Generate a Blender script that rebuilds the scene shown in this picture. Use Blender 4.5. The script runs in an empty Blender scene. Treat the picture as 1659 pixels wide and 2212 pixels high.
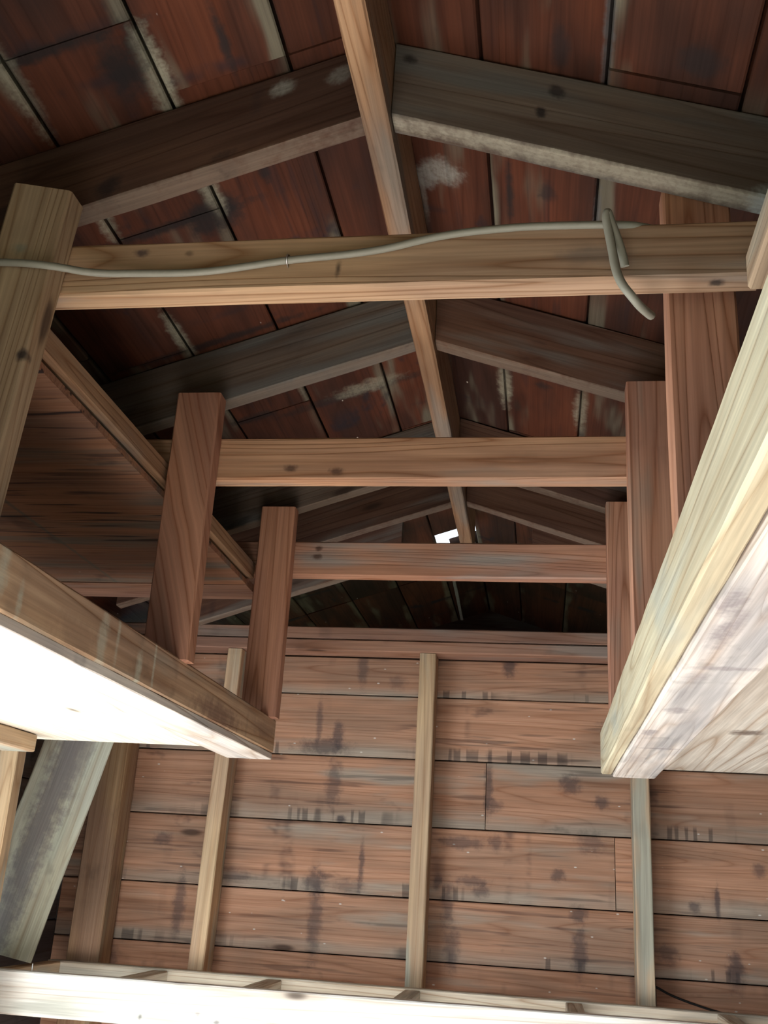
import bpy, bmesh, math, random
from mathutils import Vector, Matrix, noise as mnoise
random.seed(7)
S = bpy.context.scene
COL = S.collection
H = 1.45                      # height of the camera above the floor; every z below is relative to it
# ------------------------------------------------------------------ camera
R = [[0.987948, 0.143534, 0.05794], [0.004651, 0.346627, -0.937992], [-0.154718, 0.926956, 0.341781]]
cd = bpy.data.cameras.new('camera'); cam = bpy.data.objects.new('camera', cd); COL.objects.link(cam)
cd.sensor_width = 36.0; cd.lens = 36.0 * 2200 / 2212; cd.clip_start = 0.01
m = Matrix(((R[0][0], -R[1][0], -R[2][0], 0), (R[0][1], -R[1][1], -R[2][1], 0), (R[0][2], -R[1][2], -R[2][2], H), (0, 0, 0, 1)))
cam.matrix_world = m
S.camera = cam
# ------------------------------------------------------------------ world, lights, exposure
S.view_settings.view_transform = 'Standard'; S.view_settings.look = 'None'
S.view_settings.exposure = 0.12; S.view_settings.gamma = 1.0
W = bpy.data.worlds.new('sky'); S.world = W; W.use_nodes = True
bg = W.node_tree.nodes['Background']; bg.inputs[0].default_value = (0.80, 0.90, 1.0, 1); bg.inputs[1].default_value = 2.0

def area(name, loc, target, sx, sy, power, color, spread=180):
    l = bpy.data.lights.new(name, 'AREA'); l.shape = 'RECTANGLE'; l.size = sx; l.size_y = sy
    l.energy = power; l.color = color; l.spread = math.radians(spread)
    o = bpy.data.objects.new(name, l); COL.objects.link(o); o.location = loc
    o.rotation_euler = (Vector(target) - Vector(loc)).to_track_quat('-Z', 'Y').to_euler()
    return o
area('doorway_daylight', (-0.20, -0.78, 0.85), (-0.2, 2.0, 1.25), 1.5, 1.6, 2, (0.86, 0.93, 1.0))
area('side_window_daylight', (-1.46, 1.15, 1.15), (0.2, 2.1, 1.33), 1.3, 0.5, 36, (0.86, 0.96, 1.0))
sl = bpy.data.lights.new('sun', 'SUN'); sl.energy = 38.0; sl.angle = 0.01; sl.color = (1.0, 0.95, 0.90)
so = bpy.data.objects.new('sun', sl); COL.objects.link(so)
so.rotation_euler = Vector((-0.14, 0.86, -0.56)).to_track_quat('-Z', 'Y').to_euler()

# ------------------------------------------------------------------ node helpers
class NT:
    def __init__(s, name):
        s.m = bpy.data.materials.new(name); s.m.use_nodes = True; s.t = s.m.node_tree; s.t.nodes.clear()
    def n(s, typ, **kw):
        x = s.t.nodes.new(typ)
        for k, v in kw.items(): setattr(x, k, v)
        return x
    def link(s, a, b): s.t.links.new(a, b)
    def put(s, sock, v):
        if isinstance(v, bpy.types.NodeSocket): s.link(v, sock)
        else: sock.default_value = v
    def math(s, op, a, b=None, c=None, clamp=False):
        x = s.n('ShaderNodeMath', operation=op, use_clamp=clamp); s.put(x.inputs[0], a)
        if b is not None: s.put(x.inputs[1], b)
        if c is not None: s.put(x.inputs[2], c)
        return x.outputs[0]
    def vm(s, op, a, b=None):
        x = s.n('ShaderNodeVectorMath', operation=op); s.put(x.inputs[0], a)
        if b is not None: s.put(x.inputs[1], b)
        return x.outputs['Value'] if op == 'LENGTH' else x.outputs[0]
    def noise(s, vec, scale=1, detail=2, rough=.5, dist=0):
        x = s.n('ShaderNodeTexNoise'); s.put(x.inputs['Vector'], vec); x.inputs['Scale'].default_value = scale
        x.inputs['Detail'].default_value = detail; x.inputs['Roughness'].default_value = rough; x.inputs['Distortion'].default_value = dist
        return x.outputs[0]
    def ramp(s, v, a, b, lo=0., hi=1., smooth=True):
        x = s.n('ShaderNodeMapRange', interpolation_type='SMOOTHSTEP' if smooth else 'LINEAR'); s.put(x.inputs[0], v)
        x.inputs[1].default_value = a; x.inputs[2].default_value = b; x.inputs[3].default_value = lo; x.inputs[4].default_value = hi
        return x.outputs[0]
    def mix(s, f, a, b, mode='MIX'):
        x = s.n('ShaderNodeMix', data_type='RGBA', blend_type=mode); s.put(x.inputs[0], f)
        s.put(x.inputs[6], a if isinstance(a, bpy.types.NodeSocket) else (*a, 1)); s.put(x.inputs[7], b if isinstance(b, bpy.types.NodeSocket) else (*b, 1))
        return x.outputs[2]
    def finish(s, col, rough=.8, bump=None, bd=.002, spec=.25, metal=0):
        p = s.n('ShaderNodeBsdfPrincipled'); s.put(p.inputs['Base Color'], col if isinstance(col, bpy.types.NodeSocket) else (*col, 1))
        s.put(p.inputs['Roughness'], rough); p.inputs['Specular IOR Level'].default_value = spec; p.inputs['Metallic'].default_value = metal
        if bump is not None:
            b = s.n('ShaderNodeBump'); b.inputs['Distance'].default_value = bd; b.inputs['Strength'].default_value = .6
            s.link(bump, b.inputs['Height']); s.link(b.outputs[0], p.inputs['Normal'])
        o = s.n('ShaderNodeOutputMaterial'); s.link(p.outputs[0], o.inputs[0]); return s.m

def wood(name, c1, c2, ringc=.45, grey=(.25, .26, .25), grey_amt=0., stain=0., teeth=0., edge=0., edge_w=.30, edge_lo=.6, col_amt=1., tears=0., knots=.5, flecks=0., spots=(), rings=11., tone=.25, stain_x=()):
    t = NT(name)
    wc = t.n('ShaderNodeAttribute', attribute_name='wc').outputs['Vector']      # seeded board coordinates, metres
    wl = t.n('ShaderNodeAttribute', attribute_name='wl').outputs['Vector']      # plain board coordinates, metres
    wr = t.n('ShaderNodeAttribute', attribute_name='wr').outputs['Vector']      # (position across 0..1, random, 0)
    sp = t.n('ShaderNodeSeparateXYZ'); t.link(wr, sp.inputs[0]); v, rnd = sp.outputs[0], sp.outputs[1]
    sl_ = t.n('ShaderNodeSeparateXYZ'); t.link(wl, sl_.inputs[0]); lx = sl_.outputs[0]
    S3 = lambda a, b, c: t.vm('MULTIPLY', wc, (a, b, c))
    rn = t.noise(S3(.55, 12, 12), 1, 1, .4, .2)
    ring = t.math('ABSOLUTE', t.math('SINE', t.math('MULTIPLY', rn, rings * 3.1416)))
    ring = t.math('POWER', t.math('SUBTRACT', 1., ring), 3.)
    fib = t.noise(S3(5, 260, 260), 1, 3, .6)
    fib2 = t.noise(S3(2, 60, 60), 1, 2, .6)
    blot = t.noise(S3(2.2, 8, 8), 1, 3, .55)
    col = t.mix(t.ramp(blot, .35, .65), c1, c2)
    dark = t.mix(1., col, (.50, .36, .26), 'MULTIPLY')
    col = t.mix(t.math('MULTIPLY', ring, ringc), col, dark)
    col = t.mix(t.ramp(fib2, .35, .7, 0, .35), col, dark)
    # grey weathering
    if grey_amt > 0:
        g = t.noise(S3(1.7, 11, 11), 1, 3, .6)
        gm = t.ramp(g, .62 - .35 * grey_amt, .78 - .35 * grey_amt, 0, .85)
        if edge > 0:
            e = t.math('ADD', v, t.math('MULTIPLY', t.math('SUBTRACT', g, .5), .55))
            em = t.ramp(t.noise(t.vm('MULTIPLY', wc, (2.6, .3, .3)), 1, 2, .6), .42, .60, edge_lo, 1)
            gm = t.math('MAXIMUM', gm, t.math('MULTIPLY', em, t.ramp(e, .06, edge_w, edge, 0)))
        col = t.mix(gm, col, t.mix(fib2, grey, tuple(x * .62 for x in grey)))
    # knots
    if knots > 0:
        vo = t.n('ShaderNodeTexVoronoi'); vo.inputs['Scale'].default_value = 1.; t.link(S3(3.0, 10, 10), vo.inputs['Vector'])
        sc = t.n('ShaderNodeSeparateColor'); t.link(vo.outputs['Color'], sc.inputs[0])
        kd = t.math('ADD', vo.outputs['Distance'], t.math('MULTIPLY', fib2, .04))
        k = t.math('MULTIPLY', t.ramp(kd, .07, .15, 1, 0), t.math('GREATER_THAN', sc.outputs[0], 1 - .45 * knots))
        halo = t.math('MULTIPLY', t.ramp(kd, .10, .34, .35, 0), t.math('GREATER_THAN', sc.outputs[0], 1 - .45 * knots))
        col = t.mix(halo, col, dark); col = t.mix(t.math('MULTIPLY', k, .8), col, (.035, .018, .012))
    # black water stains that run across the board
    if stain > 0:
        sn = t.noise(t.vm('MULTIPLY', wc, (9, .9, 1)), 1, 2, .5)
        pn = t.noise(S3(7, 14, 14), 1, 3, .65)
        sm = t.math('MULTIPLY', t.ramp(sn, .60, .70), t.ramp(pn, .44, .62))
        b2 = t.noise(S3(4.5, 9, 9), 1, 4, .65)
        sm = t.math('MAXIMUM', sm, t.ramp(b2, .63, .72, 0, .8))
        for sx, sw in stain_x:
            dx = t.math('ABSOLUTE', t.math('SUBTRACT', t.math('ADD', lx, t.math('MULTIPLY', t.math('SUBTRACT', b2, .5), .05)), sx))
            sm = t.math('MAXIMUM', sm, t.math('MULTIPLY', t.ramp(dx, sw * .4, sw * 1.1, col_amt, 0), t.ramp(pn, .44, .62, .10, 1)))
        col = t.mix(t.math('MULTIPLY', sm, stain), col, (.018, .016, .022))
    if teeth > 0:
        tn = t.noise(t.vm('MULTIPLY', wc, (55, 2, 1)), 1, 0, .5)
        tw = t.noise(t.vm('MULTIPLY', wc, (3.2, .01, 1)), 1, 1, .5)
        tm = t.math('MULTIPLY', t.math('MULTIPLY', t.ramp(tn, .52, .60), t.ramp(tw, .50, .58)), t.ramp(t.math('ADD', v, t.math('MULTIPLY', tn, .12)), .22, .30, 1, 0))
        col = t.mix(t.math('MULTIPLY', tm, teeth), col, (.02, .016, .018))
    if flecks > 0:
        vo2 = t.n('ShaderNodeTexVoronoi'); vo2.inputs['Scale'].default_value = 1.; t.link(S3(22, 48, 48), vo2.inputs['Vector'])
        s2 = t.n('ShaderNodeSeparateColor'); t.link(vo2.outputs['Color'], s2.inputs[0])
        fm = t.math('MULTIPLY', t.ramp(vo2.outputs['Distance'], .06, .11, 1, 0), t.math('GREATER_THAN', s2.outputs[1], 1 - .16 * flecks))
        col = t.mix(fm, col, (.60, .55, .50))
    if spots:
        nn = t.math('MULTIPLY', t.math('SUBTRACT', t.noise(wl, 42, 3, .7), .5), 1.5)
        nw = t.ramp(t.noise(wl, 130, 2, .6), .35, .55, .72, 1)
    for (cx, cy, cz, rx, ry, rz, c, amt) in spots:
        d = t.vm('LENGTH', t.vm('DIVIDE', t.vm('SUBTRACT', wl, (cx, cy, cz)), (rx, ry, rz)))
        d = t.math('ADD', d, nn)
        ms = t.ramp(d, .30, 1.25, amt, 0)
        if sum(c) > .6: ms = t.math('MULTIPLY', ms, nw)
        col = t.mix(ms, col, c)
    if tears > 0:
        tt = t.noise(S3(3.5, 55, 55), 1, 2, .55); tb = t.noise(S3(2.0, 4, 4), 1, 2, .5)
        col = t.mix(t.math('MULTIPLY', t.math('MULTIPLY', t.ramp(tt, .57, .66), t.ramp(tb, .42, .58)), tears), col, (.02, .014, .018))
    f = t.ramp(fib, .3, .7, .82, 1.12, False)
    tn_ = t.ramp(rnd, 0, 1, 1 - tone, 1 + tone, False)
    col = t.mix(1., col, t.math('MULTIPLY', f, tn_), 'MULTIPLY')
    bump = t.math('SUBTRACT', t.math('MULTIPLY', fib2, .6), t.math('MULTIPLY', ring, .3))
    return t.finish(col, .78, bump, .0018)

def plain(name, c, rough=.6, metal=0, spec=.3, var=.15, sc=40):
    t = NT(name); co = t.n('ShaderNodeTexCoord').outputs['Object']
    n_ = t.noise(co, sc, 3, .6)
    col = t.mix(n_, tuple(x * (1 - var) for x in c), tuple(min(1, x * (1 + var)) for x in c))
    return t.finish(col, rough, n_, .0006, spec, metal)

# ------------------------------------------------------------------ mesh helpers
def put_attrs(me, rec):
    """rec: per polygon function data -> writes wc, wl, wr on the corners"""
    a = me.attributes.new('wc', 'FLOAT_VECTOR', 'CORNER'); b = me.attributes.new('wl', 'FLOAT_VECTOR', 'CORNER'); c = me.attributes.new('wr', 'FLOAT_VECTOR', 'CORNER')
    for i, (u, v, w) in enumerate(rec):
        a.data[i].vector = u; b.data[i].vector = v; c.data[i].vector = w

def new_obj(name, me, mat, parent=None):
    o = bpy.data.objects.new(name, me); COL.objects.link(o)
    if mat: me.materials.append(mat)
    if parent: o.parent = parent
    return o
def tag(o, label, cat, group=None):
    o['label'] = label; o['category'] = cat
    if group: o['group'] = group
    return o
def struct(o): o['kind'] = 'structure'; return o
def empty(name, loc, label, cat, group=None):
    o = bpy.data.objects.new(name, None); COL.objects.link(o); o.location = (loc[0], loc[1], loc[2] + H); o.empty_display_size = .05
    return tag(o, label, cat, group)

def lumber(name, p0, p1, w, h, mat, up=(0, 0, 1), parent=None, bev=.003, wav=.0009, seed=None, cut=None, seg=None):
    """a sawn board from p0 to p1 (centre line, z relative to the camera); w across, h along up"""
    p0 = Vector(p0); p1 = Vector(p1); L = (p1 - p0).length
    X = (p1 - p0).normalized(); Z = (Vector(up) - X * X.dot(Vector(up))).normalized(); Y = Z.cross(X)
    if seed is None: seed = random.random() * 50
    r2 = random.random()
    n = seg or max(4, int(L / .06))
    me = bpy.data.meshes.new(name); bm = bmesh.new()
    b = min(bev, w * .2, h * .2)
    prof = [(-w/2 + b, -h/2), (w/2 - b, -h/2), (w/2, -h/2 + b), (w/2, h/2 - b), (w/2 - b, h/2), (-w/2 + b, h/2), (-w/2, h/2 - b), (-w/2, -h/2 + b)]
    rings = []
    for i in range(n + 1):
        x = L * i / n; ring = []
        for k, (y, z) in enumerate(prof):
            q = Vector((x * 3 + seed, k // 2 * 7.3, seed * 2))
            dy = wav * mnoise.noise(q * 1.3) + wav * .8 * mnoise.noise(q * 6); dz = wav * mnoise.noise(q * 1.1 + Vector((9, 9, 9))) + wav * .8 * mnoise.noise(q * 5 + Vector((3, 1, 2)))
            xx = x
            if cut and i in (0, n): xx += cut[0 if i == 0 else 1] * z
            ring.append(bm.verts.new((xx, y + dy, z + dz)))
        rings.append(ring)
    for a, c in zip(rings, rings[1:]):
        for k in range(8):
            bm.faces.new((a[k], c[k], c[(k + 1) % 8], a[(k + 1) % 8]))
    bm.faces.new(rings[0]); bm.faces.new(list(reversed(rings[-1])))
    bmesh.ops.recalc_face_normals(bm, faces=bm.faces); bm.to_mesh(me); bm.free()
    rec = []
    for p in me.polygons:
        for li in p.loop_indices:
            co = me.vertices[me.loops[li].vertex_index].co
            rec.append(((co.x + seed, co.y + seed * .37, co.z + seed * .71), tuple(co), (co.z / h + .5, r2, 0)))
    put_attrs(me, rec)
    o = new_obj(name, me, mat, parent)
    M4 = Matrix((X, Y, Z)).transposed().to_4x4(); M4.translation = p0 + Vector((0, 0, H))
    if parent: M4 = Matrix.Translation(-Vector(parent.location)) @ M4
    o.matrix_local = M4
    return o

def boards(name, frame, rows, mat, th=.019, gap=.0015, parent=None, back=.012, joints=None, holes=()):
    """plank sheathing in ONE mesh. frame(u, v, t) -> point; rows = list of (v0, v1, [(u0, u1)...]); t grows towards the outside"""
    me = bpy.data.meshes.new(name); bm = bmesh.new(); rec = []; faces = []
    def quad(pts, uv, sd, v0, v1, r):
        vs = [bm.verts.new(frame(*p)) for p in pts]
        bm.faces.new(vs)
        for p in pts: rec.append(((p[0] + sd, p[1] + sd * .37, p[2] + sd * .7), (p[0], p[1], p[2]), ((p[1] - v0) / (v1 - v0), r, 0)))
    for (v0, v1, segs) in rows:
        for (u0, u1) in segs:
            sd = random.random() * 60; r = random.random(); a, b = v0 + gap, v1 - gap; c, d = u0 + gap * .6, u1 - gap * .6
            off = random.uniform(0, .003); ch = .0025
            P = lambda u, v, t: (u, v, t + off)
            quad([P(c, a + ch, 0), P(d, a + ch, 0), P(d, b - ch, 0), P(c, b - ch, 0)], 0, sd, v0, v1, r)
            quad([P(c, a, ch), P(d, a, ch), P(d, a + ch, 0), P(c, a + ch, 0)], 0, sd, v0, v1, r)
            quad([P(c, b - ch, 0), P(d, b - ch, 0), P(d, b, ch), P(c, b, ch)], 0, sd, v0, v1, r)
            quad([P(c, a, th), P(d, a, th), P(d, a, ch), P(c, a, ch)], 0, sd, v0, v1, r)
            quad([P(c, b, ch), P(d, b, ch), P(d, b, th), P(c, b, th)], 0, sd, v0, v1, r)
            quad([P(c, a, th), P(c, a, 0), P(c, b, 0), P(c, b, th)], 0, sd, v0, v1, r)
            quad([P(d, a, 0), P(d, a, th), P(d, b, th), P(d, b, 0)], 0, sd, v0, v1, r)
            # outer skin behind the board closes the gaps
            e = .004
            quad([(u0 - e, v0 - e, th + .006), (u1 + e, v0 - e, th + .006), (u1 + e, v1 + e, th + .006), (u0 - e, v1 + e, th + .006)], 0, sd, v0, v1, r)
            quad([(u0 - e, v1 + e, th + back), (u1 + e, v1 + e, th + back), (u1 + e, v0 - e, th + back), (u0 - e, v0 - e, th + back)], 0, sd, v0, v1, r)
    bm.to_mesh(me); bm.free(); put_attrs(me, rec)
    return new_obj(name, me, mat, parent)

def tube(name, pts, r, mat, parent=None, flat=1.0, res=6):
    cu = bpy.data.curves.new(name, 'CURVE'); cu.dimensions = '3D'; cu.bevel_depth = r; cu.bevel_resolution = 3; cu.resolution_u = res
    s = cu.splines.new('NURBS' if len(pts) > 3 else 'POLY'); s.points.add(len(pts) - 1)
    for i, p in enumerate(pts): s.points[i].co = (p[0], p[1], p[2] + H, 1)
    if len(pts) > 3: s.order_u = 3; s.use_endpoint_u = True
    cu.use_fill_caps = True
    o = bpy.data.objects.new(name, cu)
    dg = bpy.context.evaluated_depsgraph_get(); COL.objects.link(o); bpy.context.view_layer.update()
    me = bpy.data.meshes.new_from_object(o.evaluated_get(bpy.context.evaluated_depsgraph_get()))
    bpy.data.objects.remove(o); bpy.data.curves.remove(cu)
    me.name = name
    for p in me.polygons: p.use_smooth = True
    c = Vector((pts[0][0], pts[0][1], pts[0][2] + H))
    for v_ in me.vertices: v_.co -= c
    ob = new_obj(name, me, None, parent); me.materials.clear(); me.materials.append(mat)
    ob.location = c - (Vector(parent.location) if parent else Vector())
    return ob

# ------------------------------------------------------------------ materials
BLK = (.02, .015, .015); KN = (.06, .03, .02)
CE = dict(ringc=.5, grey=(.20, .18, .13), grey_amt=.10, stain=.95, edge=.9, edge_w=.15, edge_lo=.0, knots=.8, flecks=.5, tone=.30, tears=.35)
PALE = (.30, .28, .21)
M_CEILL = wood('old_roof_sheathing_left', (.112, .034, .016), (.046, .018, .012), **CE,
               spots=[(.935, .42, 0, .014, .14, .05, BLK, .9), (1.318, .37, 0, .013, .17, .05, BLK, .9), (.97, .30, 0, .05, .018, .05, BLK, .9), (1.32, .29, 0, .05, .03, .05, BLK, .9),
                      (1.67, .40, 0, .012, .20, .05, BLK, .8), (2.0, .42, 0, .02, .06, .05, BLK, .8), (1.0, .20, 0, .07, .008, .05, BLK, .9), (1.25, .21, 0, .05, .010, .05, BLK, .9), (2.03, .20, 0, .02, .2, .05, BLK, .7),
                      (1.03, .295, 0, .10, .020, .05, PALE, .95), (1.27, .297, 0, .07, .016, .05, PALE, .9), (.96, .460, 0, .11, .016, .05, PALE, .7), (1.24, .460, 0, .09, .014, .05, PALE, .8), (1.62, .460, 0, .09, .014, .05, PALE, .85),
                      (1.33, .325, 0, .05, .03, .05, BLK, .9), (1.0, .33, 0, .06, .03, .05, BLK, .9), (1.85, .30, 0, .12, .014, .05, PALE, .6), (2.02, .17, 0, .03, .08, .05, PALE, .6)])
M_CEILR = wood('old_roof_sheathing_right', (.112, .034, .016), (.044, .018, .012), **CE,
               spots=[(1.345, .058, 0, .034, .036, .05, (.34, .33, .29), .8), (1.37, .026, 0, .030, .024, .05, (.30, .29, .26), .7), (1.42, .02, 0, .07, .006, .05, (.24, .23, .20), .5),
                      (1.36, .165, 0, .08, .007, .05, BLK, .85), (1.34, .225, 0, .03, .014, .05, BLK, .7), (1.04, .24, 0, .05, .014, .05, BLK, .7), (1.02, .41, 0, .03, .03, .05, BLK, .7), (2.05, .134, 0, .12, .016, .05, PALE, .8), (2.07, .30, 0, .10, .016, .05, PALE, .7), (2.0, .22, 0, .02, .02, .05, BLK, .7), (1.0, .299, 0, .12, .008, .05, (.10, .10, .10), .8), (1.38, .302, 0, .1, .007, .05, (.12, .12, .12), .8)])
WALL_MARKS = [(-0.099, 0.63, 0.024, 0.038, 0.8), (-0.665, 0.444, 0.011, 0.086, 0.6), (-0.605, 0.405, 0.022, 0.043, 0.75), (-0.645, 0.373, 0.095, 0.028, 0.7), (-0.609, 0.27, 0.029, 0.086, 0.6), (-0.58, 0.167, 0.016, 0.014, 0.9), (0.077, 0.294, 0.035, 0.031, 0.7), (0.167, 0.247, 0.025, 0.024, 0.7), (-0.153, 0.277, 0.014, 0.104, 0.7), (-0.139, 0.227, 0.029, 0.021, 0.6), (-0.222, 0.121, 0.072, 0.021, 0.6), (-0.128, 0.126, 0.022, 0.028, 0.6), (0.133, 0.14, 0.044, 0.035, 0.5), (0.044, 0.049, 0.022, 0.021, 0.7), (-0.193, 0.018, 0.056, 0.017, 0.6), (-0.166, -0.005, 0.025, 0.021, 0.6), (-0.29, 0.012, 0.013, 0.024, 0.6), (-0.51, 0.043, 0.01, 0.069, 0.7), (-0.642, -0.008, 0.035, 0.043, 0.7), (-0.54, -0.015, 0.048, 0.024, 0.5), (-0.889, -0.003, 0.064, 0.024, 0.5), (-1.038, -0.1, 0.022, 0.104, 0.65), (-0.633, -0.112, 0.022, 0.121, 0.6), (-0.262, -0.041, 0.022, 0.069, 0.6), (-0.245, -0.159, 0.025, 0.069, 0.6), (0.1, -0.049, 0.029, 0.024, 0.7), (0.102, -0.148, 0.025, 0.069, 0.7), (-1.113, 0.088, 0.029, 0.024, 0.6), (-0.542, 0.617, 0.019, 0.069, 0.6), (0.582, 0.091, 0.022, 0.021, 0.6), (0.469, 0.002, 0.008, 0.052, 0.8), (0.408, -0.013, 0.019, 0.017, 0.7), (0.331, -0.133, 0.035, 0.028, 0.6), (0.507, -0.166, 0.025, 0.052, 0.8), (-1.218, -0.26, 0.022, 0.052, 0.6), (-0.432, 0.571, 0.032, 0.024, 0.4), (0.209, 0.469, 0.048, 0.017, 0.6)]
M_WALL = wood('old_wall_planks', (.48, .262, .168), (.33, .20, .138), .55, (.40, .345, .285), .16, .55, .55, edge=.8, edge_w=.30, knots=.5, flecks=1.3, tone=.10, rings=16, col_amt=.25, tears=.45,
              stain_x=[(-1.09, .016), (-.644, .016), (.515, .018)], spots=[(x_, z_, 0, a_, b_, .1, (.05, .040, .045), c_ * .92) for x_, z_, a_, b_, c_ in WALL_MARKS])
M_PANEL = wood('upper_shelf_plywood', (.40, .20, .115), (.27, .15, .105), .5, (.22, .20, .17), .35, .5, 0, knots=0, flecks=.3, rings=20, tone=.05, tears=.9,
               spots=[(.30, 0, 0, .006, 3, .1, (.13, .14, .12), .6), (.14, 0, 0, .004, 3, .1, (.10, .11, .10), .5)])
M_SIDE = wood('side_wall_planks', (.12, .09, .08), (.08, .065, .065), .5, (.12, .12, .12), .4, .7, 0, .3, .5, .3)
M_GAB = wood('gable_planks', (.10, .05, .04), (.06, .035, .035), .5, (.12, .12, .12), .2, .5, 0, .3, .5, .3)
WORN_LIT = [(.45, -.002, .019, 1.0, .006, .06, (.22, .17, .13), .65)]  # worn lower edge, with light from below painted into the underside
M_RAFR = wood('rafter_brown', (.16, .085, .055), (.105, .055, .04), .6, (.20, .18, .16), .22, .55, 0, 0, knots=.5, spots=WORN_LIT)
M_RAFG = wood('rafter_grey', (.17, .13, .10), (.12, .09, .072), .6, (.17, .165, .155), .45, .45, 0, 0, knots=.5, spots=WORN_LIT)
M_TIE = wood('tie_beam_pine', (.55, .32, .19), (.42, .24, .155), .75, (.28, .25, .21), .22, .15, 0, 0, .5, .2, rings=16, tone=.08)
M_POST = wood('post_pine', (.55, .28, .175), (.41, .205, .14), .75, (.30, .25, .20), .14, .15, 0, 0, .35, .2, rings=14, tone=.08)
M_POSTL = wood('post_pale_pine', (.44, .32, .20), (.33, .235, .15), .6, (.32, .30, .25), .25, .1, 0, 0, .2, .2, rings=15, tone=.05,
               spots=[(.240, .036, -.02, .010, .009, .02, BLK, .9), (.39, -.005, -.02, .010, .012, .01, (.20, .22, .18), .6)])
DR = (.60, .60, .48); BR = (.24, .14, .10)
M_JOIL = wood('shelf_joist_stained', (.66, .46, .29), (.46, .31, .21), .85, (.42, .39, .32), .2, .3, 0, 0, knots=.2, rings=14, tone=.05,
              spots=[(.60, 0, 0, .10, .08, .03, BR, .7), (1.0, -.0, -.02, .09, .08, .03, BR, .35), (1.62, 0, -.02, .16, .08, .026, BR, .8), (1.95, 0, .0, .10, .08, .02, BR, .5),
                     (.72, .0, -.01, .008, .05, .06, DR, .7), (.78, .0, .01, .016, .05, .05, DR, .75), (.83, 0, -.02, .008, .05, .03, DR, .7), (1.07, 0, -.01, .018, .06, .06, DR, .6), (1.12, 0, .01, .007, .05, .05, DR, .6), (1.21, 0, -.02, .012, .05, .04, DR, .7), (1.27, 0, 0, .006, .05, .05, DR, .7)])
M_JOIR = wood('shelf_joist_pale', (.62, .56, .40), (.52, .46, .33), .6, (.50, .50, .42), .3, .1, 0, 0, .3, 0, rings=12, tone=.05)
M_EDGE = wood('edge_board', (.80, .75, .68), (.68, .62, .57), .55, (.52, .50, .49), .4, .35, 0, 0, .5, 0, tone=.05)
GS = (.27, .235, .24)
M_EDGER = wood('edge_board_weathered', (.74, .69, .64), (.60, .545, .51), .55, (.46, .44, .44), .45, .35, 0, 0, knots=.5, tone=.05, tears=.3,
               spots=[(.76, .022, 0, .09, .014, .05, GS, .8), (.66, .034, 0, .05, .014, .05, GS, .8), (.93, -.005, 0, .012, .045, .05, GS, .8), (.98, .02, 0, .03, .02, .05, GS, .5), (1.21, .012, 0, .03, .02, .05, GS, .7), (1.42, .03, 0, .035, .014, .05, GS, .75), (1.60, -.005, 0, .010, .04, .05, GS, .7), (1.75, .02, 0, .08, .02, .05, GS, .35)])
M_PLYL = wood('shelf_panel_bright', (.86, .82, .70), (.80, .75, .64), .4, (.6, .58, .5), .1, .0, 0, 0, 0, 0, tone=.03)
M_PLYR = wood('shelf_panel_plywood', (.66, .62, .55), (.54, .49, .43), .75, (.55, .56, .52), .35, .12, 0, 0, 0, 0, rings=9, tone=.03,
              spots=[(1.722, .325, 0, .034, .030, .5, (.14, .10, .08), .9)])
M_RIDGE = wood('ridge_pine', (.44, .27, .155), (.32, .19, .115), .7, (.28, .24, .2), .25, .2, 0, 0, .3, .2, tone=.05)
M_STUD = wood('stud_pine', (.62, .45, .28), (.48, .34, .23), .5, (.42, .43, .36), .4, .1, 0, 0, .3, .2, tone=.1)
M_PLATE = wood('plate_wood', (.34, .19, .13), (.25, .145, .11), .6, (.28, .23, .2), .3, .2, 0, 0, .2, .2, tone=.1)
M_BRACE = wood('brace_weathered', (.52, .54, .43), (.42, .42, .35), .5, (.46, .50, .42), .3, .3, 0, 0, knots=.2, tone=.05,
               spots=[(.45, -.015, -.019, .9, .045, .03, (.17, .16, .17), .8), (.55, .02, -.019, .25, .03, .03, (.20, .18, .17), .6)])
M_BENCH = wood('bench_pale', (.93, .92, .88), (.88, .86, .80), .5, (.66, .66, .58), .25, .05, 0, 0, .15, 0, tone=.04,
               spots=[(.41, -.018, -.03, .006, .02, .008, BLK, .6), (.55, 0, -.015, .008, .05, .007, (.2, .18, .17), .5), (.60, 0, -.028, .012, .05, .007, (.12, .10, .1), .7),
                      (.90, 0, -.015, .007, .05, .006, (.2, .18, .17), .5), (1.04, 0, -.01, .010, .05, .007, (.16, .12, .1), .7), (1.12, 0, -.012, .012, .05, .008, (.16, .14, .12), .5)])
M_BENCHB = wood('bench_back_rail', (.85, .82, .70), (.72, .66, .54), .8, (.5, .5, .44), .3, .15, 0, 0, .4, 0, tone=.04)
M_CABLE = plain('grey_cable_sheath', (.25, .24, .195), .55, 0, .4, .12, 60)
M_BCABLE = plain('black_cable_sheath', (.015, .015, .015), .5)
M_STEEL = plain('dull_steel', (.55, .55, .55), .35, 1)
M_FLOOR = plain('concrete', (.58, .56, .55), .9, 0, .2, .2, 6)
M_LITSEAM = plain('lit_seam_pale', (.35, .36, .36), .9, 0, .1, .3, 30)  # pale tone stands in for light on a roof board seam

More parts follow.
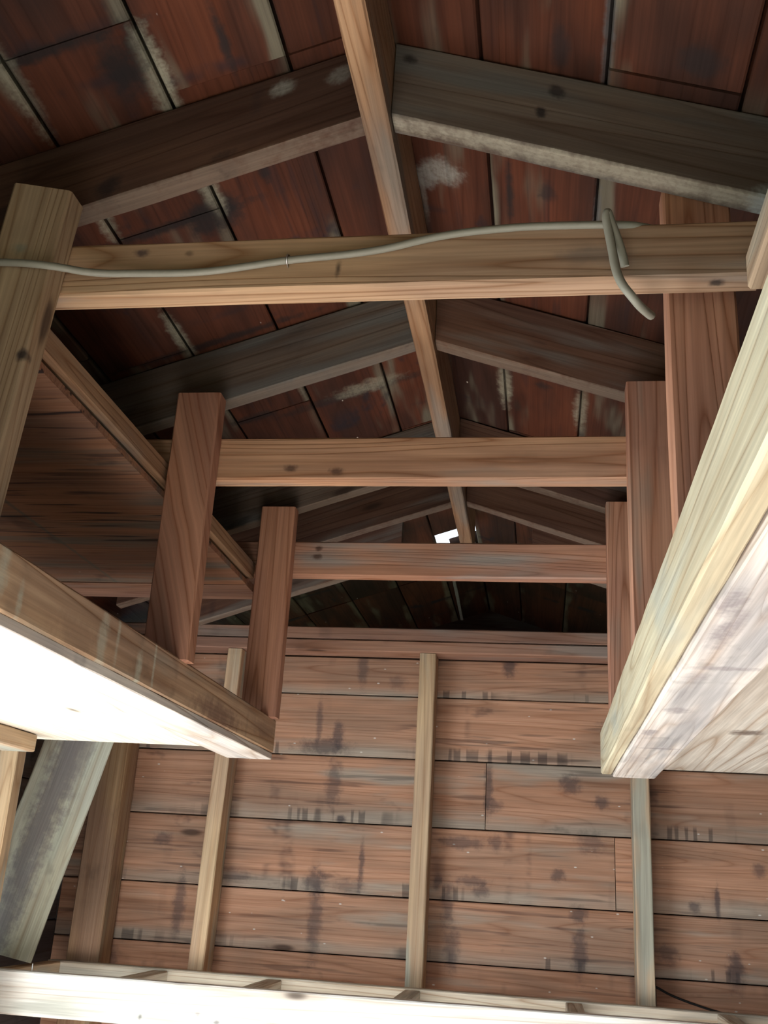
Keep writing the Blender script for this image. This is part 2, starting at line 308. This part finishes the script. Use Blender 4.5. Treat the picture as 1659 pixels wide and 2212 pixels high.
# ------------------------------------------------------------------ the room shell
XR = -.222; SL = .3333; ZT = 1.10          # ridge line x, roof slope, underside of the sheathing at the ridge
XWL, XWR = -1.405, .92; YB = 3.04; YF = -.70; YG = 4.2
nrm = math.sqrt(1 + SL * SL)
def roof_fr(side):
    def f(u, v, t):                         # u along Y, v horizontal distance from the ridge
        return Vector((XR + side * (v + t * SL / nrm), u, ZT - SL * v + t / nrm + H))
    return f
def segs(lo, hi, cuts):
    c = [lo] + sorted(cuts) + [hi]; return list(zip(c, c[1:]))
vL = [0, .128, .293, .458, .623, .818, .99, 1.16, 1.33]
vR = [0, .134, .299, .465, .63, .795, .96, 1.13, 1.33]
cutsL = [[1.06, 2.28], [1.06, 2.9], [.93, 1.312, 2.0], [.93, 1.325, 1.67, 2.55], [1.6, 2.28], [1.06, 2.28], [2.6], [1.8]]
rows = []
for i in range(8):
    sg = segs(YF - .3, YG, cutsL[i] + [3.5])
    rows.append((vL[i], vL[i + 1], sg))
# the first board left of the ridge is broken away for a hand's width: daylight shows there
rows[0] = (vL[0], vL[1] , segs(YF - .3, 3.09, [1.06, 2.28]) + [(3.32, YG)])
struct(boards('ceiling', roof_fr(-1), rows, M_CEILL, gap=.0022))
rowsR = [(vR[i], vR[i + 1], segs(YF - .3, YG, [[1.7], [2.28], [1.06, 2.9], [2.28], [1.67], [2.3], [1.5], [2.0]][i] + [3.5])) for i in range(8)]
struct(boards('ceiling', roof_fr(1), rowsR, M_CEILR, gap=.0022))
# capping over the ridge on the outside
bm = bmesh.new()
for sd_ in (-1, 1):
    q = [(XR, YF - .3), (XR + sd_ * .10, YF - .3), (XR + sd_ * .10, YG + .1), (XR, YG + .1)]
    if sd_ < 0: qs = [[(XR, YF - .3), (XR - .10, YF - .3), (XR - .10, 3.09), (XR, 3.09)], [(XR, 3.32), (XR - .10, 3.32), (XR - .10, YG + .1), (XR, YG + .1)]]
    else: qs = [q]
    for qq in qs:
        for dz in (.034, .060): bm.faces.new([bm.verts.new((x_, y_, ZT + dz - SL * abs(x_ - XR) + H)) for x_, y_ in qq])
me_ = bpy.data.meshes.new('ceiling_ridge_cap'); bm.to_mesh(me_); bm.free(); struct(new_obj('trim_1', me_, M_SIDE))
# back wall planks below the plate
wall_back_fr = lambda u, v, t: Vector((u, YB + t, v + H))
seams = [-1.45, -1.30, -1.12, -.934, -.75, -.566, -.382, -.195, -.035, .158, .347, .530, .645]
rb = []
jb = {4: [-.05], 6: [.3], 8: [.20], 9: [-.16], 3: [-.6], 2: [.1]}
for i, (a, b) in enumerate(zip(seams, seams[1:])): rb.append((a, b, segs(XWL, XWR, jb.get(i, []))))
struct(boards('wall_back', wall_back_fr, rb, M_WALL))
# gable far behind the plate; unseen rows left out to let fill light in
gr = []
z = -1.45
while z < 1.15:
    hw = max(.02, min(1.2, (ZT + .02 - z) / SL)); gr += [] if -.75 < z + 1e-3 < .4 else [(z, min(z + .16, 1.15), [(XR - hw, XR + hw)])]; z += .16
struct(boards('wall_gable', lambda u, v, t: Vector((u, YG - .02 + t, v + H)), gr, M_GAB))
# side walls (left one has a low window opening, the front one the doorway)
def side_rows(z0, z1, y0, y1, hole=None):
    out = []; z = z0
    while z < z1 - 1e-4:
        z2 = min(z + .185, z1)
        if hole and z2 > hole[2] + .01 and z < hole[3] - .01: out.append((z, z2, [(y0, hole[0]), (hole[1], y1)]))
        else: out.append((z, z2, [(y0, y1)]))
        z = z2
    return out
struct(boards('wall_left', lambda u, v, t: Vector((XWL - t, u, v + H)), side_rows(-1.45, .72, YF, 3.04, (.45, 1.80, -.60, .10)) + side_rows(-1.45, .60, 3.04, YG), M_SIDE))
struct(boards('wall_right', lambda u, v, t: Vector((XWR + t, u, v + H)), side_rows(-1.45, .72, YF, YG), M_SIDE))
fr_rows = []
z = -1.45
while z < 1.1:
    z2 = min(z + .185, 1.1); hw = (ZT - z) / SL + .05; a = max(XWL, XR - hw); b = min(XWR, XR + hw)
    if z < .30: fr_rows.append((z, min(z2, 1.1), [(a, -1.05), (.62, b)]))
    else: fr_rows.append((z, z2, [(a, b)]))
    z = z2
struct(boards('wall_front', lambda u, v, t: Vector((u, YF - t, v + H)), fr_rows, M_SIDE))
# floor and ground outside
def slab(name, x0, x1, y0, y1, z0, z1, mat):
    bm = bmesh.new(); bmesh.ops.create_cube(bm, size=1)
    for v_ in bm.verts: v_.co = ((x0 + x1) / 2 + v_.co.x * (x1 - x0), (y0 + y1) / 2 + v_.co.y * (y1 - y0), (z0 + z1) / 2 + v_.co.z * (z1 - z0))
    me = bpy.data.meshes.new(name); bm.to_mesh(me); bm.free(); return new_obj(name, me, mat)
struct(slab('floor', XWL - .04, XWR + .04, YF - .04, YG + .05, -.12, 0, M_FLOOR))
M_GRASS = plain('trodden_ground', (.07, .08, .045), .95, 0, .1, .4, 9)
struct(slab('ground', -9, 9, -12, 9, -.30, -.125, M_GRASS))

# ------------------------------------------------------------------ roof frame
T = .038
rg = lumber('ridge_board', (-.224, YF, 1.02), (-.224, 2.95, 1.02), .036, .14, M_RIDGE)
tag(rg, 'long ridge board running up the middle of the roof away from the viewer', 'ridge board')
def rafter(side, y, mat, label, dv0=.018, name='rafter', dv1=.985, hgt=.125):
    if side < 0: dv1 = .925
    """plumb-cut rafter: bottom edge .975 at the ridge, y = front face"""
    me = bpy.data.meshes.new(name); bm = bmesh.new(); n = 22; b = .003; sd = random.random() * 50; r = random.random()
    y0 = y; rings = []
    prof = [(b, 0), (T - b, 0), (T, b), (T, hgt - b), (T - b, hgt), (b, hgt), (0, hgt - b), (0, b)]
    for i in range(n + 1):
        d = dv0 + (dv1 - dv0) * i / n; ring = []
        for k, (py, pz) in enumerate(prof):
            q = Vector((d * 3 + sd, k // 2 * 5.1, sd))
            ring.append(bm.verts.new((side * d + 0, py + .0012 * mnoise.noise(q * 2), pz - SL * d + .0022 * mnoise.noise(q * 1.7 + Vector((4, 4, 4))))))
        rings.append(ring)
    for a, c in zip(rings, rings[1:]):
        for k in range(8): bm.faces.new((a[k], c[k], c[(k + 1) % 8], a[(k + 1) % 8]))
    bm.faces.new(rings[0]); bm.faces.new(list(reversed(rings[-1])))
    bmesh.ops.recalc_face_normals(bm, faces=bm.faces); bm.to_mesh(me); bm.free(); rec = []
    for p in me.polygons:
        for li in p.loop_indices:
            co = me.vertices[me.loops[li].vertex_index].co; d = abs(co.x)
            L = d * nrm; zz = co.z + SL * d
            rec.append(((L + sd, zz + sd * .4, co.y + sd * .7), (L, zz, co.y), (zz / hgt, r, 0)))
    put_attrs(me, rec); o = new_obj(name, me, mat); o.location = (XR, y, .975 - SL * 0 + H)
    return tag(o, label, 'rafter', 'rafters')
WHT = (.34, .33, .30)
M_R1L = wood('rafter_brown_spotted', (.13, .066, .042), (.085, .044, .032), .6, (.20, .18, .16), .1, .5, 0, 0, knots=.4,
             spots=WORN_LIT + [(.146, .098, 0, .020, .014, .05, WHT, .75), (.062, .088, 0, .022, .016, .05, WHT, .5), (.39, .02, .01, .02, .02, .05, BLK, .8), (.22, .01, .02, .03, .012, .03, BLK, .6)])
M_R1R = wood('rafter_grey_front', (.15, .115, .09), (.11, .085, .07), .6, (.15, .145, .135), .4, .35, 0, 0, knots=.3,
             spots=[(.35, -.002, .012, .75, .006, .022, (.36, .33, .26), .85), (.53, .0, .02, .035, .02, .04, (.34, .38, .37), .9), (.25, .095, 0, .014, .012, .05, BLK, .8), (.228, .055, 0, .008, .010, .05, BLK, .9), (.04, .10, 0, .012, .01, .05, BLK, .8)])  # first spot: pale worn underside, light from below put into its colour
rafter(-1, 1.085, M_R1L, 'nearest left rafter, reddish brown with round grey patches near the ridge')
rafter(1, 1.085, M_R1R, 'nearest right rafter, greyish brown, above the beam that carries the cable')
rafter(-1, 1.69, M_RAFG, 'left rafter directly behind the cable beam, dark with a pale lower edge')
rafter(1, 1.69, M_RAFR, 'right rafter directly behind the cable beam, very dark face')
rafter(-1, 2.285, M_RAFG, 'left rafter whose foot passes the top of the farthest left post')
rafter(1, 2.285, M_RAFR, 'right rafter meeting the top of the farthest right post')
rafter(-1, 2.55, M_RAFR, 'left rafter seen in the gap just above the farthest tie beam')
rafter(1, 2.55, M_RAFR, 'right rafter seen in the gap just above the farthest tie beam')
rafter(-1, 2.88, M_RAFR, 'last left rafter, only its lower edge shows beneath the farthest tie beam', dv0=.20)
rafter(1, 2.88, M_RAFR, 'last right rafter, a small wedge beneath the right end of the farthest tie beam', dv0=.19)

# tie beams
M_T1 = wood('tie_beam_near', (.50, .33, .20), (.38, .25, .165), .8, (.30, .28, .25), .3, .12, 0, 0, .2, .3, rings=18, tone=.03,
            spots=[(.943, -.004, -.037, .010, .009, .02, BLK, .85), (.235, -.019, .022, .012, .02, .007, (.05, .035, .04), .8), (.30, -.019, .018, .008, .02, .005, BLK, .5), (.495, -.019, -.012, .005, .02, .013, BLK, .75), (.80, -.019, -.004, .05, .02, .012, (.17, .14, .12), .5)])
def tie(y, x0, x1, mat, label, z0=.678, z1=.759):
    o = lumber('tie_beam', (x0, y + T / 2, (z0 + z1) / 2), (x1, y + T / 2, (z0 + z1) / 2), T, z1 - z0, mat)
    return tag(o, label, 'beam', 'tie beams between the hanging posts')
tie(1.046, -.745, .245, M_T1, 'nearest horizontal tie beam, with the grey cable draped along it', .678, .752)
KT = (.07, .035, .025)
M_T2 = wood('tie_beam_middle', (.55, .32, .19), (.42, .24, .155), .8, (.30, .26, .22), .2, .1, 0, 0, knots=0, rings=26, tone=.04, spots=[(.29, -.019, -.020, .014, .03, .009, KT, .8), (.375, -.019, -.026, .014, .03, .009, KT, .8)])
M_T3 = wood('tie_beam_far', (.52, .28, .18), (.40, .21, .145), .8, (.36, .33, .30), .3, .1, 0, 0, knots=0, rings=20, tone=.04, spots=[(.215, -.019, .024, .011, .03, .008, KT, .85), (.210, -.019, .004, .014, .03, .009, KT, .85)])
tie(1.666, -.745, .20, M_T2, 'middle of the three horizontal tie beams, plain yellowish pine', .677, .759)
tie(2.268, -.745, .20, M_T3, 'farthest horizontal tie beam, reddish pine with two knots at its left end', .676, .760)

# hanging posts
def post(x, y, label, mat, z0=.334, z1=.835, x2=None, w=.083):
    x2 = x if x2 is None else x2
    o = lumber('hanging_post', (x, y + T / 2, z0), (x2, y + T / 2, z1), w, T, mat, up=(0, 1, 0))
    return tag(o, label, 'post', 'hanging posts')
post(-.673, 1.008, 'nearest left hanging post, pale pine with clipped top corner and a dark knot', M_POSTL, .334, .822, x2=-.640)
for v_ in COL.objects['hanging_post'].data.vertices:
    if v_.co.x > .487 and v_.co.y > .02: v_.co.x -= .011
post(-.633, 1.628, 'middle left hanging post, reddish brown, crossing in front of the thin receding rail', M_POST)
pa = COL.objects['hanging_post.001'].data
for i_, a_ in enumerate(pa.attributes['wc'].data):
    c_ = pa.vertices[pa.loops[i_].vertex_index].co
    a_.vector = (c_.x * .3 + 4, 7 + .20 * (c_.x - .1) + 42 * (c_.y + .008) ** 2 + c_.z * .3, 2)
post(-.630, 2.230, 'farthest left hanging post, plain reddish pine', M_POST)
post(.190, 1.122, 'nearest right hanging post, wide and brown behind the end of the cable beam', M_POST, .334, .86)
post(.183, 1.628, 'middle right hanging post, standing between the wide near post and the slim far one', M_POST, .334, .845)
post(.183, 2.230, 'farthest right hanging post, slim and dark reddish', M_POST, .334, .85)

# rails on the outer sides of the posts
o = lumber('post_rail', (-.697, 1.048, .682), (-.697, 2.262, .682), .030, .040, M_RIDGE)
tag(o, 'thin horizontal rail receding behind the left posts', 'rail')
o = lumber('post_rail', (.244, .30, .680), (.244, 1.045, .680), .030, .045, M_STUD)
tag(o, 'short pale rail at the upper right picture edge, ending at the near tie beam', 'rail')

# ------------------------------------------------------------------ hanging shelves
sh = empty('hanging_shelf', (-.98, 1.2, .25), 'left hanging shelf with a brightly lit white underside', 'shelf', 'hanging shelves')
lumber('joist', (-.624, .25, .300), (-.624, 2.30, .300), .038, .074, M_JOIL, parent=sh)
lumber('edge_board', (-.660, .25, .2555), (-.660, 2.30, .2555), .104, .0150, M_EDGE, parent=sh, bev=.0015)
lumber('panel', (-1.034, .25, .2570), (-1.034, 2.12, .2570), .640, .012, M_PLYL, parent=sh, bev=.001)
lumber('ledger', (-1.085, .25, .232), (-1.085, 2.04, .232), .075, .036, M_STUD, parent=sh)
sh = empty('hanging_shelf', (.50, 1.2, .25), 'right hanging shelf with grey grained plywood underside and a thick pale front edge', 'shelf', 'hanging shelves')
lumber('joist', (.137, .22, .293), (.137, 2.30, .293), .024, .090, M_JOIR, parent=sh)
lumber('edge_board', (.194, .22, .2515), (.194, 2.30, .2515), .088, .0180, M_EDGER, parent=sh, bev=.002)
pn = bpy.data.meshes.new('panel')
o = lumber('panel', (.525, .22, .2660), (.525, 2.28, .2660), .740, .012, M_PLYR, parent=sh, bev=.001)
for i, d in enumerate(o.data.attributes['wl'].data):
    vtx = o.data.vertices[o.data.loops[i].vertex_index].co
    d.vector = (vtx.x + .22, .525 - vtx.y, 0)

# ------------------------------------------------------------------ back wall frame
o = lumber('top_plate', (XWL, 2.998, .7005), (XWR, 2.998, .7005), .089, .037, M_PLATE); tag(o, 'upper of the two stacked plates along the top of the back wall', 'wall plate')
o = lumber('top_plate', (XWL, 2.995, .6630), (XWR, 2.995, .6620), .089, .034, M_PLATE); tag(o, 'lower of the two stacked plates, resting on the back wall studs', 'wall plate')
def stud(x, y, label, w=.045, d=.085, mat=None, z0=-1.45, z1=.644, up=(0, 1, 0), xb=None):
    o = lumber('wall_stud', (x if xb is None else xb, y + d / 2, z0), (x, y + d / 2, z1), w, d, mat or M_STUD, up=up)
    return tag(o, label, 'stud', 'wall studs')
stud(-.925, 2.952, 'left back wall stud under the corner of the bright shelf, grey-green right side', xb=-.96)
stud(-.335, 2.952, 'central back wall stud standing free between both shelves', w=.048)
stud(.268, 2.952, 'right back wall stud below the end of the right shelf', w=.046)
stud(-1.315, 2.39, 'pale stud at the far left picture edge below the shelf', mat=M_STUD, w=.09, d=.045, z1=.644)
M_CORN = wood('corner_post_wood', (.46, .31, .18), (.34, .22, .15), .5, (.34, .32, .22), .2, .3, 0, 0, knots=.3, tone=.05)
o = lumber('corner_post', (-1.268, 2.993, -1.45), (-1.268, 2.993, .644), .095, .09, M_CORN, up=(0, 1, 0)); tag(o, 'brown corner post between the leaning brace and the wall planks', 'post')
o = lumber('side_plate', (-1.36, YF, .66), (-1.36, 2.90, .66), .085, .055, M_BRACE); tag(o, 'grey plate on top of the left wall, half hidden behind the middle left post', 'wall plate')
o = lumber('diagonal_brace', (-1.372, 2.66, -.225), (-1.185, 2.70, .625), .175, .038, M_BRACE, up=(-.42, .90, 0)); tag(o, 'wide weathered grey-green board leaning in the left corner', 'brace')
us = empty('upper_shelf', (-1.0, 1.5, .65), 'flat streaked brown panel under the left eaves, reaching from the thin rail to the wall', 'shelf')
o = lumber('panel', (-1.315, 1.27, .648), (-.692, 1.27, .648), 1.94, .012, M_PANEL, parent=us, bev=.001)
lumber('end_board', (-1.315, 2.305, .649), (-.692, 2.305, .649), .125, .018, M_PLATE, parent=us, bev=.001)
o = lumber('lit_seam_strip', (-.318, 3.25, 1.062), (-.335, 4.16, 1.056), .012, .008, M_LITSEAM); tag(o, 'thin pale strip standing in for a lit board seam of the dark roof beyond the back wall plate', 'lit_seam')  # strip added as the light along a board seam, not a separate part

# ------------------------------------------------------------------ bench frame at the bottom
bf = empty('bench_frame', (-.3, 2.74, -.30), 'open bench frame of pale boards along the bottom of the picture', 'bench frame')
ZB = -.252
lumber('front_rail', (-1.35, 2.589, ZB - .050), (.90, 2.589, ZB - .046), .038, .098, M_BENCH, parent=bf)
lumber('back_rail', (-1.35, 2.928, ZB - .050), (.90, 2.928, ZB - .053), .038, .098, M_BENCHB, parent=bf)
for x in (-1.022, -.705, -.333, .082, .455):
    lumber('crosspiece', (x, 2.609, ZB - .050), (x, 2.908, ZB - .050), .042, .088, M_BENCHB, parent=bf)
lumber('end_board', (-1.33, 2.609, ZB - .045), (-1.33, 2.908, ZB - .045), .038, .085, M_STUD, parent=bf)
nl = tube('nail', [(-1.238, 2.590, ZB - .01), (-1.238, 2.588, ZB + .012), (-1.238, 2.588, ZB + .016)], .0016, M_STEEL)
tag(nl, 'small nail standing up from the left end of the bench frame', 'nail')

# ------------------------------------------------------------------ cables
yc = 1.040
pts = [(-.72, 1.000, .700), (-.66, .998, .697), (-.60, .999, .690), (-.56, 1.030, .697), (-.502, yc, .702), (-.441, yc, .700), (-.394, yc, .703), (-.313, yc, .7145), (-.238, yc, .719), (-.187, yc, .726),
       (-.142, yc, .738), (-.098, yc, .745), (-.05, yc, .7485), (-.015, yc, .750), (.04, yc + .002, .7505), (.09, yc + .003, .750), (.118, yc + .012, .752), (.14, yc + .03, .757)]
c = tube('cable', pts, .0048, M_CABLE); tag(c, 'grey sheathed cable draped along the nearest tie beam', 'cable')
c = tube('cable', [(.092, 1.036, .687), (.090, 1.032, .698), (.082, 1.024, .722), (.075, 1.020, .742), (.0725, 1.018, .751), (.070, 1.018, .745), (.073, 1.020, .725), (.077, 1.022, .700), (.080, 1.022, .675), (.086, 1.022, .655), (.098, 1.026, .640), (.110, 1.045, .636), (.124, 1.075, .644)], .0052, M_CABLE)
tag(c, 'short hooked piece of grey cable looped over the right end of the near tie beam', 'cable')
st = tube('staple', [(-.3135, 1.046, .7075), (-.3135, 1.0335, .7080), (-.3125, 1.0335, .7215), (-.3125, 1.046, .722)], .0011, M_STEEL)
tag(st, 'small staple pinning the grey cable to the beam', 'staple')
c = tube('cable', [(.262, 3.030, -.205), (.294, 3.030, -.212), (.334, 3.030, -.233), (.40, 3.030, -.252), (.47, 3.030, -.268), (.60, 3.030, -.285)], .003, M_BCABLE)
tag(c, 'thin black cable running down the wall planks at the lower right', 'cable')
